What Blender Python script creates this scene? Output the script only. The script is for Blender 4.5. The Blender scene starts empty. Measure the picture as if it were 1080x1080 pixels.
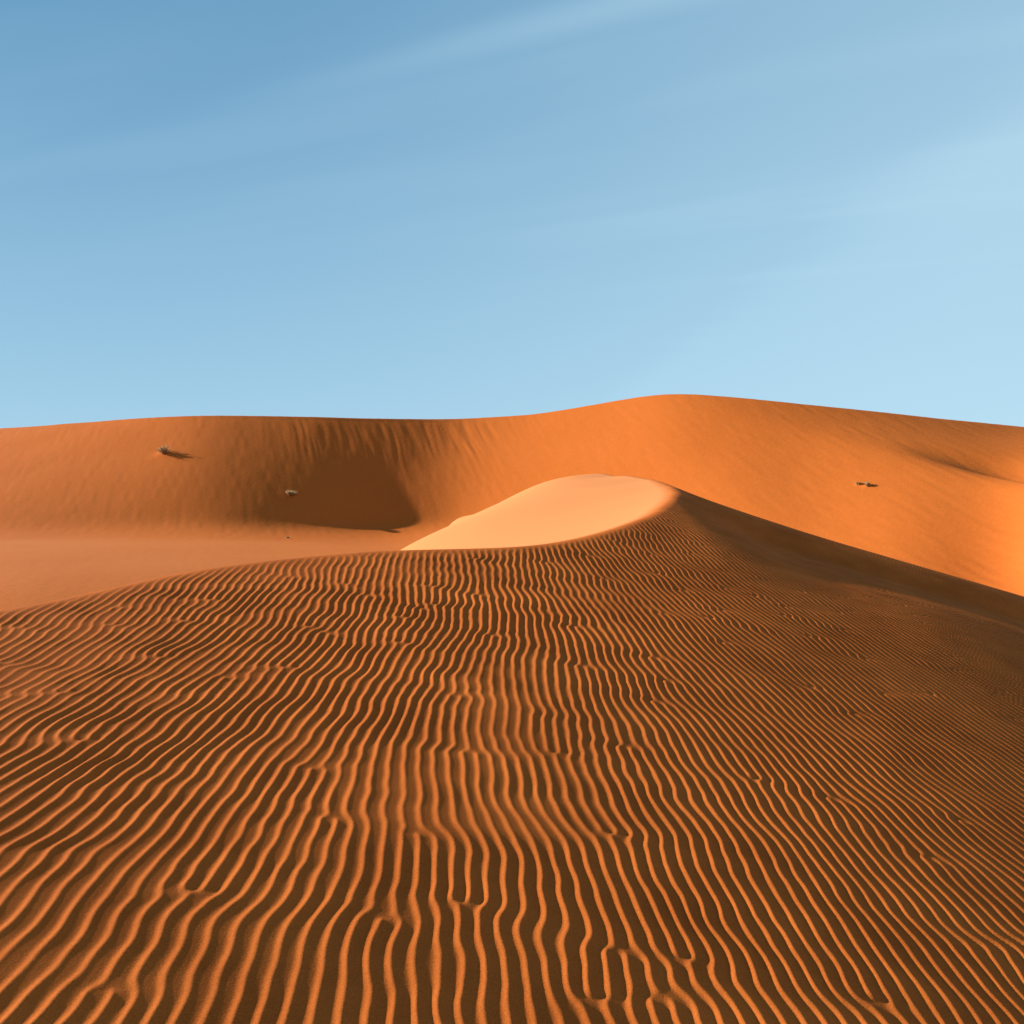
import bpy, math, random
import numpy as np

C = bpy.context.scene.collection
RAD = math.radians

# ------------------------------------------------------------------ camera
# eye at the origin; F pixels focal length on a 1080 px square picture
F, CX, CY = 1080.0, 540.0, 540.0
PITCH = math.atan(40.0 / F)                     # looking slightly down, true horizon near row 500
cp, sp = math.cos(PITCH), math.sin(PITCH)
cam_d = bpy.data.cameras.new("camera")
cam_d.sensor_width = 36.0
cam_d.lens = 36.0 * F / 1080.0
cam_d.clip_start = 0.05
cam_d.clip_end = 20000.0
cam = bpy.data.objects.new("camera", cam_d)
C.objects.link(cam)
cam.location = (0, 0, 0)
cam.rotation_euler = (math.pi / 2 - PITCH, 0, 0)
bpy.context.scene.camera = cam


def at(px, py, d):
    """survey point seen at (px, py), d metres ahead of the eye (along +Y)."""
    a = (np.asarray(px, float) - CX) / F
    b = (CY - np.asarray(py, float)) / F
    y = cp + b * sp
    z = -sp + b * cp
    k = d / y
    return a * k, y * k, z * k


def elev(py):
    b = (CY - np.asarray(py, float)) / F
    return (-sp + b * cp) / (cp + b * sp)        # z per metre ahead


# ------------------------------------------------------------------ light
SUN_AZ = 17.0        # degrees the sun stands beyond "due left"
SUN_EL = 18.6
L = np.array([-math.cos(RAD(SUN_AZ)) * math.cos(RAD(SUN_EL)),
              math.sin(RAD(SUN_AZ)) * math.cos(RAD(SUN_EL)), math.sin(RAD(SUN_EL))])
sun_d = bpy.data.lights.new("sun", 'SUN')
sun_d.energy = 5.0
sun_d.angle = RAD(0.7)
sun_d.color = (1.0, 0.95, 0.87)
sun = bpy.data.objects.new("sun", sun_d)
C.objects.link(sun)
import mathutils
sun.rotation_euler = mathutils.Vector(L).to_track_quat('Z', 'Y').to_euler()
sun.location = (-30, 10, 25)

w = bpy.data.worlds.new("World")
bpy.context.scene.world = w
w.use_nodes = True
nt = w.node_tree
N, K = nt.nodes, nt.links
bg = N["Background"]
sky = N.new("ShaderNodeTexSky")
sky.sky_type = 'NISHITA'
sky.sun_disc = False
sky.sun_elevation = RAD(SUN_EL)
sky.sun_rotation = math.atan2(L[0], L[1])
sky.altitude = 900.0
sky.air_density = 1.0
sky.dust_density = 0.1
sky.ozone_density = 1.6
bg.inputs[1].default_value = 0.10


SKY_LOW = (0.1450, 0.2440, 0.3182, 1)
SKY_TOP = (0.0339, 0.1075, 0.1895, 1)
SKY_ZENITH = (0.0092, 0.0339, 0.0707, 1)
VEIL = (0.2546, 0.3536, 0.4031)


def mth(op, a, b=None, c=None, tree=None):
    n = (tree or nt).nodes.new("ShaderNodeMath")
    n.operation = op
    for i, v in enumerate((a, b, c)):
        if v is None:
            continue
        if isinstance(v, (int, float)):
            n.inputs[i].default_value = v
        else:
            (tree or nt).links.new(v, n.inputs[i])
    return n.outputs[0]


def vmth(op, a, b, out=0):
    n = nt.nodes.new("ShaderNodeVectorMath")
    n.operation = op
    for i, v in enumerate((a, b)):
        if isinstance(v, tuple):
            n.inputs[i].default_value = v
        else:
            nt.links.new(v, n.inputs[i])
    return n.outputs[out]


# high thin cirrus: a veil with streaks, laid out on a flat cloud level high above the desert
geo = N.new("ShaderNodeTexCoord")
sep = N.new("ShaderNodeSeparateXYZ")
K.new(geo.outputs["Generated"], sep.inputs[0])
X, Y, Z = sep.outputs[0], sep.outputs[1], sep.outputs[2]
zz = mth('MAXIMUM', Z, 0.03)
U, V = mth('DIVIDE', X, zz), mth('DIVIDE', Y, zz)
comb = N.new("ShaderNodeCombineXYZ")
K.new(U, comb.inputs[0])
K.new(V, comb.inputs[1])
mp = N.new("ShaderNodeMapping")
mp.vector_type = 'TEXTURE'
mp.inputs["Rotation"].default_value = (0, 0, RAD(-31))
mp.inputs["Scale"].default_value = (3.2, 0.55, 1.0)
K.new(comb.outputs[0], mp.inputs[0])
nz = N.new("ShaderNodeTexNoise")
nz.inputs["Scale"].default_value = 1.0
nz.inputs["Detail"].default_value = 3.0
nz.inputs["Roughness"].default_value = 0.45
nz.inputs["Distortion"].default_value = 0.3
K.new(mp.outputs[0], nz.inputs["Vector"])


def mrange(v, a, b, lo, hi, kind='SMOOTHSTEP'):
    n = N.new("ShaderNodeMapRange")
    n.interpolation_type = kind
    for k, x in zip(("From Min", "From Max", "To Min", "To Max"), (a, b, lo, hi)):
        n.inputs[k].default_value = x
    K.new(v, n.inputs["Value"])
    return n.outputs[0]


wisps = mth('MULTIPLY', mrange(nz.outputs["Fac"], 0.42, 0.80, 0.0, 0.09), mrange(Z, 0.10, 0.32, 0.0, 1.0))
# one long streak and a wider sheet to the right of the view
pq = mth('ADD', mth('ADD', mth('MULTIPLY', U, 0.51), mth('MULTIPLY', V, 0.86)), mth('MULTIPLY', mth('SUBTRACT', nz.outputs["Fac"], 0.5), 0.25))
dd = mth('ABSOLUTE', mth('SUBTRACT', pq, 2.04))
streak = mth('MULTIPLY', mrange(dd, 0.0, 0.13, 0.11, 0.0), mrange(U, -1.0, 0.3, 0.0, 1.0))
sheet = mth('MULTIPLY', mrange(mth('ADD', U, mth('MULTIPLY', nz.outputs["Fac"], 0.5)), 1.30, 1.85, 0.0, 0.13), mrange(Z, 0.12, 0.3, 0.4, 1.0))
side = mrange(X, -0.45, 0.55, 0.0, 0.38)
veil = mth('MINIMUM', mth('ADD', mth('ADD', wisps, streak), mth('ADD', sheet, side)), 0.9)
# clear air: the physical sky, evened out by a plain blue that pales towards the horizon
ramp = N.new("ShaderNodeValToRGB")
ramp.color_ramp.elements[0].position = 0.0
ramp.color_ramp.elements[0].color = SKY_LOW
ramp.color_ramp.elements[1].position = 0.46
ramp.color_ramp.elements[1].color = SKY_TOP
zen = ramp.color_ramp.elements.new(0.8)
zen.color = SKY_ZENITH
K.new(Z, ramp.inputs[0])
gain = vmth('SCALE', ramp.outputs[0], ramp.outputs[0])
gain.node.inputs["Scale"].default_value = 1 / 0.10
even = N.new("ShaderNodeMix")
even.data_type = 'RGBA'
even.inputs["Factor"].default_value = 0.97
K.new(sky.outputs[0], even.inputs["A"])
K.new(gain, even.inputs["B"])
mix = N.new("ShaderNodeMix")
mix.data_type = 'RGBA'
K.new(veil, mix.inputs["Factor"])
K.new(even.outputs["Result"], mix.inputs["A"])
mix.inputs["B"].default_value = (*[c / 0.10 for c in VEIL], 1)
K.new(mix.outputs["Result"], bg.inputs[0])

sc = bpy.context.scene
sc.view_settings.view_transform = 'Standard'
sc.view_settings.look = 'None'
sc.view_settings.exposure = 1.35
sc.view_settings.gamma = 1.0


# ------------------------------------------------------------------ materials
def sand(name, base, dark, scale, bump_scale, bump):
    m = bpy.data.materials.new(name)
    m.use_nodes = True
    t = m.node_tree
    b = t.nodes["Principled BSDF"]
    b.inputs["Roughness"].default_value = 0.95
    b.inputs["Specular IOR Level"].default_value = 0.03
    b.inputs["Diffuse Roughness"].default_value = 0.2
    tc = t.nodes.new("ShaderNodeTexCoord")
    n1 = t.nodes.new("ShaderNodeTexNoise")
    n1.inputs["Scale"].default_value = scale
    n1.inputs["Detail"].default_value = 5.0
    n1.inputs["Roughness"].default_value = 0.6
    t.links.new(tc.outputs["Object"], n1.inputs["Vector"])
    n2 = t.nodes.new("ShaderNodeTexNoise")
    n2.inputs["Scale"].default_value = bump_scale
    n2.inputs["Detail"].default_value = 4.0
    n2.inputs["Roughness"].default_value = 0.65
    t.links.new(tc.outputs["Object"], n2.inputs["Vector"])
    s = mth('ADD', mth('MULTIPLY', n1.outputs["Fac"], 0.5, tree=t),
            mth('MULTIPLY', n2.outputs["Fac"], 0.5, tree=t), tree=t)
    cr = t.nodes.new("ShaderNodeValToRGB")
    cr.color_ramp.elements[0].position = 0.33
    cr.color_ramp.elements[0].color = (*dark, 1)
    cr.color_ramp.elements[1].position = 0.66
    cr.color_ramp.elements[1].color = (*base, 1)
    t.links.new(s, cr.inputs[0])
    t.links.new(cr.outputs[0], b.inputs["Base Color"])
    bp = t.nodes.new("ShaderNodeBump")
    bp.inputs["Strength"].default_value = bump
    bp.inputs["Distance"].default_value = 0.4 / bump_scale
    t.links.new(n2.outputs["Fac"], bp.inputs["Height"])
    t.links.new(bp.outputs[0], b.inputs["Normal"])
    return m


M_NEAR = sand("orange_sand", (0.500, 0.128, 0.0225), (0.290, 0.066, 0.0105), 2.0, 150.0, 0.45)
M_FAR = sand("far_orange_sand", (0.475, 0.122, 0.0210), (0.425, 0.105, 0.0170), 0.12, 4.0, 0.12)


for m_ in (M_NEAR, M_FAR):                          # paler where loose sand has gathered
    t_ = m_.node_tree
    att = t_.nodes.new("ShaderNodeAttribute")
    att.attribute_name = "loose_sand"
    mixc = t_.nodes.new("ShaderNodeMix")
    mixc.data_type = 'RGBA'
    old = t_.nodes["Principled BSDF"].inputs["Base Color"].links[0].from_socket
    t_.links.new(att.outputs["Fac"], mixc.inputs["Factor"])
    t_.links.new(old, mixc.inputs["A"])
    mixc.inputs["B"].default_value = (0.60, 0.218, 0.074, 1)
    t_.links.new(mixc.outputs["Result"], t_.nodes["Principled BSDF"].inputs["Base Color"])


def plain(name, col, rough=0.9):
    m = bpy.data.materials.new(name)
    m.use_nodes = True
    t = m.node_tree
    b = t.nodes["Principled BSDF"]
    b.inputs["Roughness"].default_value = rough
    n1 = t.nodes.new("ShaderNodeTexNoise")
    n1.inputs["Scale"].default_value = 9.0
    cr = t.nodes.new("ShaderNodeValToRGB")
    cr.color_ramp.elements[0].color = (*[c * 0.65 for c in col], 1)
    cr.color_ramp.elements[1].color = (*[min(1, c * 1.25) for c in col], 1)
    t.links.new(n1.outputs["Fac"], cr.inputs[0])
    t.links.new(cr.outputs[0], b.inputs["Base Color"])
    return m


M_TWIG = plain("dry_wood", (0.20, 0.13, 0.06))
M_STRAW = plain("dry_straw", (0.36, 0.23, 0.085))


def grid_mesh(name, P, mat):
    """P: rows x cols x 3 -> one smooth sheet facing up"""
    r, c, _ = P.shape
    idx = np.arange(r * c, dtype=np.int32).reshape(r, c)
    q = np.stack([idx[:-1, :-1], idx[:-1, 1:], idx[1:, 1:], idx[1:, :-1]], -1).reshape(-1, 4)
    me = bpy.data.meshes.new(name)
    me.vertices.add(r * c)
    me.vertices.foreach_set("co", P.reshape(-1).astype(np.float32))
    nf = len(q)
    me.loops.add(nf * 4)
    me.loops.foreach_set("vertex_index", q.reshape(-1))
    me.polygons.add(nf)
    me.polygons.foreach_set("loop_start", np.arange(0, nf * 4, 4, dtype=np.int32))
    me.polygons.foreach_set("use_smooth", np.ones(nf, dtype=bool))
    me.update(calc_edges=True)
    me.validate()
    me.materials.append(mat)
    o = bpy.data.objects.new(name, me)
    C.objects.link(o)
    return o


def smooth1(a, s, axis):
    n = int(3 * s) + 1
    k = np.exp(-0.5 * (np.arange(-n, n + 1) / s) ** 2)
    k /= k.sum()
    a = np.moveaxis(a, axis, 0)
    p = np.concatenate([np.repeat(a[:1], n, 0), a, np.repeat(a[-1:], n, 0)], 0)
    out = sum(k[i] * p[i:i + len(a)] for i in range(2 * n + 1))
    return np.moveaxis(out, 0, axis)


def vnoise(x, y, seed):
    """smooth value noise, range about -1..1"""
    rng = np.random.default_rng(seed)
    T = rng.uniform(-1, 1, (256, 256))
    xi, yi = np.floor(x).astype(int), np.floor(y).astype(int)
    fx, fy = x - xi, y - yi
    fx = fx * fx * fx * (fx * (fx * 6 - 15) + 10)
    fy = fy * fy * fy * (fy * (fy * 6 - 15) + 10)
    g = lambda a, b: T[a & 255, b & 255]
    return (g(xi, yi) * (1 - fx) + g(xi + 1, yi) * fx) * (1 - fy) + (g(xi, yi + 1) * (1 - fx) + g(xi + 1, yi + 1) * fx) * fy


def sstep(a, b, x):
    t = np.clip((x - a) / (b - a), 0, 1)
    return t * t * (3 - 2 * t)


# ------------------------------------------------------------------ near dune
def tps(pts, lam=1e-3):
    """thin plate surface z(x, y) through surveyed points"""
    P = np.array(pts, float)
    xy, z = P[:, :2], P[:, 2]
    n = len(P)
    d2 = ((xy[:, None] - xy[None]) ** 2).sum(-1)
    A = np.zeros((n + 3, n + 3))
    A[:n, :n] = np.where(d2 > 0, 0.5 * d2 * np.log(d2 + 1e-12), 0) + lam * np.eye(n)
    A[:n, n] = 1
    A[:n, n + 1:] = xy
    A[n:, :n] = A[:n, n:].T
    s = np.linalg.solve(A, np.concatenate([z, np.zeros(3)]))

    def f(x, y):
        out = s[n] + s[n + 1] * x + s[n + 2] * y
        for i in range(n):
            r2 = (x - xy[i, 0]) ** 2 + (y - xy[i, 1]) ** 2
            out = out + s[i] * 0.5 * r2 * np.log(r2 + 1e-12)
        return out
    return f


S = lambda *a: tuple(float(v) for v in at(*a))
# windward face: rippled, climbs away from the eye and rolls over to the right; a smooth two variable polynomial
FACE = [-0.77807, 1.41384, 0.49184, -0.46147, -0.20718, 0.42299, -0.70389, 0.17156, -0.77615, -0.68332, -0.46229, -0.90677, -0.25657, -0.04469, -0.54121, -0.1843, 0.69873, 0.92348, 0.47955, 0.15812, -0.50043]
EXPO = [(i, j) for i in range(6) for j in range(6 - i)]


def f_face(x, y):
    u = np.clip(np.asarray(x, float), -8.5, 9.5) / 6.0
    v = (np.clip(np.asarray(y, float), -1.0, 15.6) - 7.0) / 7.0
    out = 0.0
    for c, (i, j) in zip(FACE, EXPO):
        out = out + c * u ** i * v ** j
    # scoured hollow under the brink on the shaded flank
    t = (y - 10.95) * 0.97 + (x - 2.3) * 0.24
    out = out - 0.20 * sstep(1.7, 2.9, x) * np.exp(-(t / np.where(t > 0, 0.5, 1.8)) ** 2)
    out = out + 0.045 * 0.4 * np.logaddexp(0, (x - 2.4) / 0.4) * (1 - sstep(8.8, 11.0, y))
    return out - 0.12 * np.maximum(np.asarray(y, float) - 15.6, 0.0)


def rim_pt(px, py, d):
    x, y, z = at(px, py, d)
    return (float(x), float(y), float(f_face(x, y)))


# lee side beyond the crest: a smooth sunlit tongue that falls away to the left
lee_pts = [
    rim_pt(-250, 700, 5.0), rim_pt(0, 640, 5.8), rim_pt(200, 605, 6.85), rim_pt(400, 585, 7.6), rim_pt(560, 572, 8.1), rim_pt(620, 563, 8.6), rim_pt(660, 553, 9.2),
    rim_pt(690, 542, 9.9), rim_pt(713, 521, 11.6),
    rim_pt(707, 511, 13.4), rim_pt(690, 505, 15.6), S(655, 501.5, 17.6), S(610, 502, 18.6), S(570, 511, 18.4), S(530, 529, 17.6),
    S(480, 553, 16.0), S(430, 576, 13.2),
    (-6.0, 9.5, -2.4), (-3.5, 12.5, -2.4), (-3.0, 17.5, -2.9), (0.2, 21.5, -2.0), (2.2, 21.5, -1.2), (3.2, 15.6, 0.1), (3.0, 17.6, 0.1), (4.2, 18.5, -0.6),
    # kept above the face on the eye's side of the crest
    (-7.0, 5.0, -1.2), (-3.0, 4.6, -0.55), (0.0, 5.5, -0.35), (0.0, 2.0, 0.3), (2.0, 6.2, -0.1), (3.0, 8.8, 0.25), (4.2, 11.0, 0.5), (4.0, 13.0, 0.3), (6.0, 9.0, 1.0), (5.0, 4.0, 1.2), (-4.0, 1.0, 0.0),
    (9.0, 12.0, 1.0),
    (-8.0, 14.0, -4.0), (0.0, 26.0, -4.5), (4.5, 24.0, -3.6), (6.5, 18.0, -2.4), (-10, 8, -3.0),
]
f_lee = tps(lee_pts)


# wind ripples: oriented noise relaxed by a pattern forming equation, so that the crests meander and fork like the real ones
LAM = 0.063
PX = 0.0081
NG = 1800
X0, Y0 = -6.8, 0.9


def ripple_field():
    rng = np.random.default_rng(11)
    gx = X0 + PX * np.arange(NG)
    gy = Y0 + PX * np.arange(NG)
    GX, GY = np.meshgrid(gx, gy)                     # rows = y
    # wanted tilt of the crest lines (radians, + = leaning right going away)
    ang = np.clip(np.where(GX > 0, -0.080, 0.035) * GX, -0.36, 0.20) * sstep(0.6, 2.6, GY)
    ang += 0.10 * vnoise(GX / 1.6 + 7, GY / 1.9 + 3, 5)
    kx = 2 * np.pi * np.fft.rfftfreq(NG, PX)[None, :]
    ky = 2 * np.pi * np.fft.fftfreq(NG, PX)[:, None]
    k0 = 2 * np.pi / LAM
    kr = np.hypot(kx, ky) / k0
    ka = np.arctan2(ky, kx)
    noise = np.fft.rfft2(rng.standard_normal((NG, NG)))
    A = np.linspace(-0.48, 0.48, 17)
    acc = np.zeros((NG, NG))
    # crest leaning right by a => wave vector direction (cos a, -sin a)
    for a in A:
        g = np.exp(-0.5 * ((kr - 1) / 0.048) ** 2 - 0.5 * ((ka + a) / 0.062) ** 2)
        acc += np.fft.irfft2(noise * g, (NG, NG)) * np.exp(-0.5 * ((ang - a) / 0.06) ** 2)
    h = np.clip(acc / acc.std() * 0.3, -0.7, 0.7)
    r, dt = 0.35, 0.9
    lin = r - (1 - kr ** 2) ** 2
    den = 1.0 / (1 - dt * lin)
    den[lin > 0] = np.minimum(den[lin > 0], 1 / (1 - dt * r))
    for _ in range(45):
        h = np.fft.irfft2(np.fft.rfft2(h - dt * np.clip(h, -0.9, 0.9) ** 3) * den, (NG, NG))
    H = np.fft.rfft2(h)
    full = np.fft.fft2(h)
    sg = np.sign(np.fft.fftfreq(NG))[None, :]
    full = np.fft.fftshift(full * (1 + sg))          # analytic signal along x, resampled twice as fine
    q = NG // 2
    full = np.pad(full, ((q, q), (q, q)))
    an = np.fft.ifft2(np.fft.ifftshift(full)) * 4
    return (an / (np.abs(h).max())).astype(np.complex64)


RIP = ripple_field()


def sample_ripple(x, y):
    # the wave length shortens gently up the slope
    x = x * (1 + 0.045 * (y - 3))
    y = y + 0.0225 * (y - 3) ** 2
    u = np.clip((x - X0) / PX * 2, 0, 2 * NG - 2.001)
    v = np.clip((y - Y0) / PX * 2, 0, 2 * NG - 2.001)
    i, j = u.astype(int), v.astype(int)
    fx, fy = (u - i).astype(np.float32), (v - j).astype(np.float32)
    a = RIP[j, i] * (1 - fx) + RIP[j, i + 1] * fx
    b = RIP[j + 1, i] * (1 - fx) + RIP[j + 1, i + 1] * fx
    c = a * (1 - fy) + b * fy
    th = np.angle(c)
    am = np.clip(np.abs(c) / 0.75, 0, 1.1)
    th = th + 0.2 * np.sin(th) + 0.42 * (np.cos(th) - 1)                     # crest sides of unequal steepness
    return am * (1 - np.abs(np.sin(0.5 * th)) ** 1.4)


def near_height(x, y, ripples=True):
    a, b = f_face(x, y), f_lee(x, y)
    k = 0.035
    hh = np.clip(0.5 + 0.5 * (b - a) / k, 0, 1)
    z = b * (1 - hh) + a * hh - k * hh * (1 - hh)
    z = z + 0.37 * np.exp(-((x + 1.05) / 0.45) ** 2 - ((y - 18.2) / 0.9) ** 2) - 0.10 * np.exp(-((x + 0.85) / 0.3) ** 2 - ((y - 16.4) / 0.6) ** 2)
    if ripples:
        # crest line meander in the small
        wx = x + 0.016 * vnoise(x / 0.36, y / 0.22, 21) + 0.006 * vnoise(x / 0.17, y / 0.11, 22)
        amp = 0.0067 * sstep(-0.01, 0.09, b - a)
        amp = amp * (0.95 + 0.22 * vnoise(x / 0.8, y / 0.8, 31) + 0.14 * vnoise(x / 0.11, y / 0.17, 32))
        amp = amp * (1 - 0.35 * sstep(4.6, 7.0, x + 0.12 * (y - 10)))
        z = z + amp * (sample_ripple(wx, y) - 0.35)
        z = z + 0.006 * vnoise(x / 1.1, y / 1.3, 41)
    return z


ROWS, COLS = 1150, 1950
th = np.linspace(RAD(-43), RAD(43), COLS)
rr = np.exp(np.linspace(math.log(2.7), math.log(27.4), ROWS))
R_, T_ = np.meshgrid(rr, th, indexing='ij')
gx = R_ * np.sin(T_)
gy = R_ * np.cos(T_) - 2.0
P = np.stack([gx, gy, near_height(gx, gy)], -1)
# the rim of the sheet goes down under the surrounding sand
rim = sstep(20.4, 27.4, R_)
P[..., 2] -= rim * 4.0
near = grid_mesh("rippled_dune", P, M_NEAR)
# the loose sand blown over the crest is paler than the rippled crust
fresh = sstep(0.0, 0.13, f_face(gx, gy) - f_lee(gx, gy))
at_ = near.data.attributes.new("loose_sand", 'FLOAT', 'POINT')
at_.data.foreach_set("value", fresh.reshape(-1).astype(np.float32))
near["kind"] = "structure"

# ------------------------------------------------------------------ far dunes around the bowl
# columns: px -> [(row, metres ahead)] : near floor, floor edge, foot, mid wall, upper wall, crest
def wall(px, near_, edge, foot, crest, bulge=0.0):
    (pf, df), (pc, dc) = foot, crest
    zf, zc = float(elev(pf)) * df, float(elev(pc)) * dc
    def mid(t, b):
        d = df + (dc - df) * t
        z = zf + (zc - zf) * (t + b)
        return (d, z)
    e = lambda q: (q[1], float(elev(q[0])) * q[1])
    return [px, e(near_), e(edge), (df, zf), mid(0.42, bulge), mid(0.85, bulge * 0.8), (dc, zc)]


def wall2(px, near_, edge, foot, mid_, lip, crest):
    e = lambda q: (q[1], float(elev(q[0])) * q[1])
    return [px, e(near_), e(edge), e(foot), e(mid_), e(lip), e(crest)]


cols = [
    wall(-500, (760, 22), (610, 30), (575, 66), (478, 122), 0.05),
    wall(-200, (740, 22), (604, 29), (572, 63), (466, 105), 0.05),
    wall(0, (720, 22), (598, 28), (570, 61), (452, 90), 0.05),
    wall(120, (715, 22), (601, 28.5), (569, 61.5), (443, 82.0), 0.03),
    wall(220, (715, 22), (604, 29), (569.5, 61.8), (437.5, 78.4), 0.01),
    wall(320, (715, 22), (607, 30), (571, 63.6), (438.5, 78.7), 0.0),
    wall(420, (715, 22), (607, 30), (572, 66.0), (441.5, 80.0), 0.0),
    wall(480, (715, 22), (606, 31), (564, 66.6), (441, 80.7), 0.0),
    wall(540, (715, 22), (606, 31), (562, 64.0), (438.5, 78.8), 0.0),
    wall(600, (715, 22), (610, 32), (570, 60.6), (431.5, 76.0), 0.0),
    wall(650, (715, 22), (615, 32), (580, 57.8), (421.5, 73.8), 0.0),
    wall(700, (720, 22), (625, 32), (590, 55.0), (413.5, 71.6), 0.01),
    wall(760, (730, 22), (645, 31), (610, 51.0), (417, 69.2), 0.02),
    wall2(860, (760, 20), (675, 29), (640, 45), (545, 53), (457, 61.5), (427, 66.5)),
    wall2(960, (790, 19), (700, 27), (662, 40.5), (575, 47.5), (481, 56), (437, 65.5)),
    wall2(1080, (830, 17), (735, 25), (692, 36.5), (610, 43), (504, 50.5), (449.5, 66)),
    wall2(1300, (900, 14), (800, 17.5), (750, 21), (660, 25), (545, 31), (470, 60)),
    wall2(1600, (980, 12), (880, 14.5), (820, 17), (720, 21), (590, 26), (500, 60)),
]
pxs = np.array([c[0] for c in cols], float)
KN = np.array([[list(k) for k in c[1:]] for c in cols])          # col, knot, (d, z)
tail = KN[:, -1:, :] + np.array([[[7.0, -0.9]]])
tail2 = KN[:, -1:, :] + np.array([[[40.0, -9.0]]])
KN = np.concatenate([KN, tail, tail2], 1)


def pchip(x, y, xq):
    """monotone cubic through y (n, ...) at x"""
    h = np.diff(x)
    d = np.diff(y, axis=0) / h.reshape(-1, *([1] * (y.ndim - 1)))
    m = np.zeros_like(y)
    m[0], m[-1] = d[0], d[-1]
    h_ = h.reshape(-1, *([1] * (y.ndim - 1)))
    w1, w2 = 2 * h_[1:] + h_[:-1], h_[1:] + 2 * h_[:-1]
    same = d[1:] * d[:-1] > 0
    with np.errstate(divide='ignore', invalid='ignore'):
        hm = (w1 + w2) / (w1 / d[:-1] + w2 / d[1:])
    m[1:-1] = np.where(same, hm, 0)
    i = np.clip(np.searchsorted(x, xq, side='right') - 1, 0, len(x) - 2)
    t = ((xq - x[i]) / h[i]).reshape(-1, *([1] * (y.ndim - 1)))
    hh = h[i].reshape(t.shape)
    return ((2 * t ** 3 - 3 * t ** 2 + 1) * y[i] + (t ** 3 - 2 * t ** 2 + t) * hh * m[i]
            + (-2 * t ** 3 + 3 * t ** 2) * y[i + 1] + (t ** 3 - t ** 2) * hh * m[i + 1])


NC = 1300
pxq = np.linspace(-500, 1600, NC)
KC = pchip(pxs, KN, pxq)                                           # NC, knots, 2
KC = smooth1(KC, 16.0, 0)
NR = 620
tk = np.arange(KC.shape[1], dtype=float)
tq = np.concatenate([np.linspace(0, 2, 120, endpoint=False), np.linspace(2, 5, 400, endpoint=False), np.linspace(5, 7, 100)])
i0 = np.clip(tq.astype(int), 0, len(tk) - 2)
fr = (tq - i0)[:, None, None]
KT = np.swapaxes(KC, 0, 1)
DZ = KT[i0] * (1 - fr) + KT[i0 + 1] * fr                          # straight between surveyed points ...
soft, crisp = smooth1(DZ, 20.0, 0), smooth1(DZ, 4.0, 0)            # ... then rounded, more at the foot than at the rim
wgt = sstep(440, 500, np.arange(len(tq)))[:, None, None]
DZ = soft * (1 - wgt) + crisp * wgt
D, Zf = DZ[..., 0], DZ[..., 1]
Xf = (pxq[None, :] - CX) / F * D / cp
PXG = np.broadcast_to(pxq[None, :], D.shape)
TG = np.broadcast_to(tq[:, None], D.shape)
# a scoured furrow behind the low rib on the right
Zf = Zf - 0.9 * np.exp(-((TG - 4.16) / 0.13) ** 2) * sstep(930, 1100, PXG)
# avalanche chutes on the steep slip face of the bowl
m = sstep(250, 340, PXG) * (1 - sstep(520, 640, PXG)) * sstep(2.6, 4.0, TG) * (1 - sstep(4.5, 4.98, TG))
lean = Xf + 0.55 * Zf + 0.4 * vnoise(Xf / 4, Zf / 3, 66)
chute = vnoise(lean / 0.36, Zf / 3.0, 61) + 0.9 * vnoise(lean / 0.19, Zf / 1.6, 62)
Zf = Zf + 0.019 * m * chute * (0.6 + 0.6 * vnoise(Xf / 2.5, Zf / 2.5, 67))
Zf = Zf + 0.035 * vnoise(Xf / 4.5, D / 4.5, 63) * (TG < 5.5) * (0.3 + 0.7 * sstep(1.8, 2.3, TG)) + 0.007 * vnoise(Xf / 0.35 + 0.8 * D, D / 1.4, 64) * (0.25 + 0.75 * sstep(1.8, 2.3, TG))
def ground_at(px, py):
    a = np.abs(PXG - px)
    c = int(np.argmin(a[0]))
    pyc = CY - F * ((Zf[:, c] * cp + D[:, c] * sp) / (D[:, c] * cp - Zf[:, c] * sp))
    ok = (TG[:, c] > 2.0) & (TG[:, c] < 5.0)
    i = int(np.argmin(np.where(ok, np.abs(pyc - py), 1e9)))
    return np.array([Xf[i, c], D[i, c], Zf[i, c]])


BUSHES = [(174, 479, 1.0, 0.72), (306, 522, 0.95, 0.34), (914, 513, 0.36, 0.26), (905, 511, 0.28, 0.18), (303, 568, 0.20, 0.14)]
Pf = np.stack([Xf, D, Zf], -1)
for bx, by, bw, bh in BUSHES:                      # wind heaps sand round each plant, with a tail downwind
    q = ground_at(bx, by)
    ex, ey = Xf - q[0], D - q[1]
    al = ex * 0.88 - ey * 0.47
    ac = ex * 0.47 + ey * 0.88
    Zf = Zf + np.where(bx == 306, 0.02, 0.16) * bw * np.exp(-(ac / (0.5 * bw)) ** 2 - (al / np.where(al > 0, 1.5 * bw, 0.6 * bw)) ** 2)
Pf = np.stack([Xf, D, Zf], -1)
# carry the sheet on under the near dune
under = Pf[:1] * np.array([0.12, 0.12, 1.0]) + np.array([0, 0, -0.6])
Pf = np.concatenate([under, Pf * np.array([1.0, 1.0, 1.0])], 0)
far = grid_mesh("far_dune", Pf, M_FAR)
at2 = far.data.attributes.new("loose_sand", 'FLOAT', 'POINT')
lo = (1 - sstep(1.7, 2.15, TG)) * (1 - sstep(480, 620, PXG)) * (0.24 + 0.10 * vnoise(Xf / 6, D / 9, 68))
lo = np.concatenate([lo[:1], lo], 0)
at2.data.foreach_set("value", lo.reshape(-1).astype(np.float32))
far["kind"] = "structure"

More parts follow.
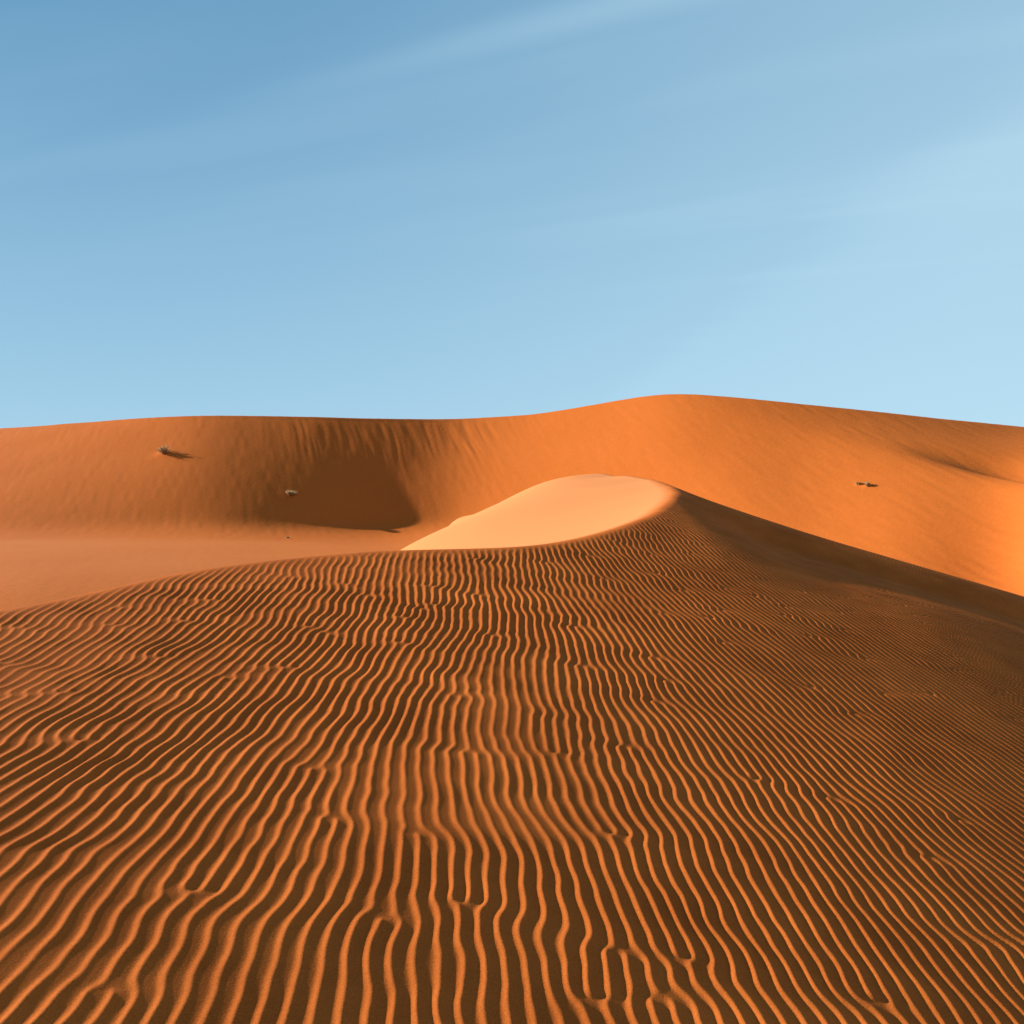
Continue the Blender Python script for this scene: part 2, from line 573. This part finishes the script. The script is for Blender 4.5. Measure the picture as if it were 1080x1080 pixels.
# ------------------------------------------------------------------ open desert out to the horizon
n = 160
u = np.linspace(-1, 1, n)
g = np.sign(u) * (np.abs(u) ** 3) * 6000
GX, GY = np.meshgrid(g, g)
GZ = -7.5 + 0.8 * vnoise(GX / 45 + 3, GY / 60 + 5, 71) - 0.0
GZ = GZ - 1.5 * (np.hypot(GX, GY) < 30)
floor = grid_mesh("desert_ground", np.stack([GX, GY, GZ], -1), M_FAR)
floor["kind"] = "structure"


# ------------------------------------------------------------------ dry bushes on the far dune
def bush(name, px, py, width, height, label, cat, seed, leafy=1.0, group=None):
    rnd = random.Random(seed)
    base = ground_at(px, py)
    root = bpy.data.objects.new(name, None)
    C.objects.link(root)
    root.location = (base[0], base[1], base[2] - 0.03)
    root["label"] = label
    root["category"] = cat
    if group:
        root["group"] = group
    tv, tf, lv, lf = [], [], [], []

    def strip(vs, fs, a, b, r0, r1):
        a, b = mathutils.Vector(a), mathutils.Vector(b)
        d = (b - a).normalized()
        s = d.orthogonal().normalized()
        t = d.cross(s)
        k = len(vs)
        for p, r in ((a, r0), (b, r1)):
            for q in range(3):
                an = q * 2.0944
                vs.append(tuple(p + (s * math.cos(an) + t * math.sin(an)) * r))
        for q in range(3):
            fs.append((k + q, k + (q + 1) % 3, k + 3 + (q + 1) % 3, k + 3 + q))

    for i in range(26):
        az = rnd.uniform(0, 2 * math.pi)
        sp_ = rnd.uniform(0.15, 1.0) ** 0.7
        hgt = height * (1.0 - 0.55 * sp_ ** 2) * rnd.uniform(0.7, 1.0)
        p0 = (rnd.uniform(-.06, .06) * width, rnd.uniform(-.06, .06) * width, -0.05)
        p1 = (0.28 * sp_ * width * math.cos(az), 0.28 * sp_ * width * math.sin(az), hgt * 0.55)
        p2 = (0.5 * sp_ * width * math.cos(az), 0.5 * sp_ * width * math.sin(az), hgt)
        strip(tv, tf, p0, p1, 0.016, 0.010)
        strip(tv, tf, p1, p2, 0.010, 0.004)
        for j in range(int(16 * leafy)):
            t = rnd.uniform(0.15, 1.0)
            q0, q1 = (p0, p1) if t < 0.5 else (p1, p2)
            tt = (t % 0.5) * 2
            c = [q0[k] + (q1[k] - q0[k]) * tt + rnd.uniform(-.06, .06) * width for k in range(3)]
            c[2] = max(c[2], 0.0)
            e = [rnd.uniform(-1, 1), rnd.uniform(-1, 1), rnd.uniform(0.1, 1.2)]
            ln = 0.13 * width * rnd.uniform(0.6, 1.3)
            strip(lv, lf, c, [c[k] + e[k] * ln for k in range(3)], 0.013, 0.004)
    for nm, vs, fs, mt in (("stems", tv, tf, M_TWIG), ("dry_foliage", lv, lf, M_STRAW)):
        me = bpy.data.meshes.new(nm)
        me.from_pydata(vs, [], fs)
        me.materials.append(mt)
        o = bpy.data.objects.new(nm, me)
        C.objects.link(o)
        o.parent = root
    return root


bush("dry_bush", 174, 479, 1.0, 0.72, "straw coloured dry bush highest on the far left slope, trailing a long thin shadow", "bush", 1)
bush("dry_bush", 306, 522, 0.95, 0.34, "pale dry bush lower on the slope, at the edge of the bowl's brown shade", "bush", 2)
bush("dry_bush", 914, 513, 0.38, 0.28, "small dark dry bush on the bright right-hand dune slope, beside a tinier tuft", "bush", 3)
bush("grass_tuft", 905, 511, 0.30, 0.20, "tiny pale grass tuft just left of the small dark bush at right", "grass tuft", 4)
bush("grass_tuft", 303, 568, 0.22, 0.14, "tiny dry tuft at the foot of the shaded bowl, below the pale bush", "grass tuft", 5)
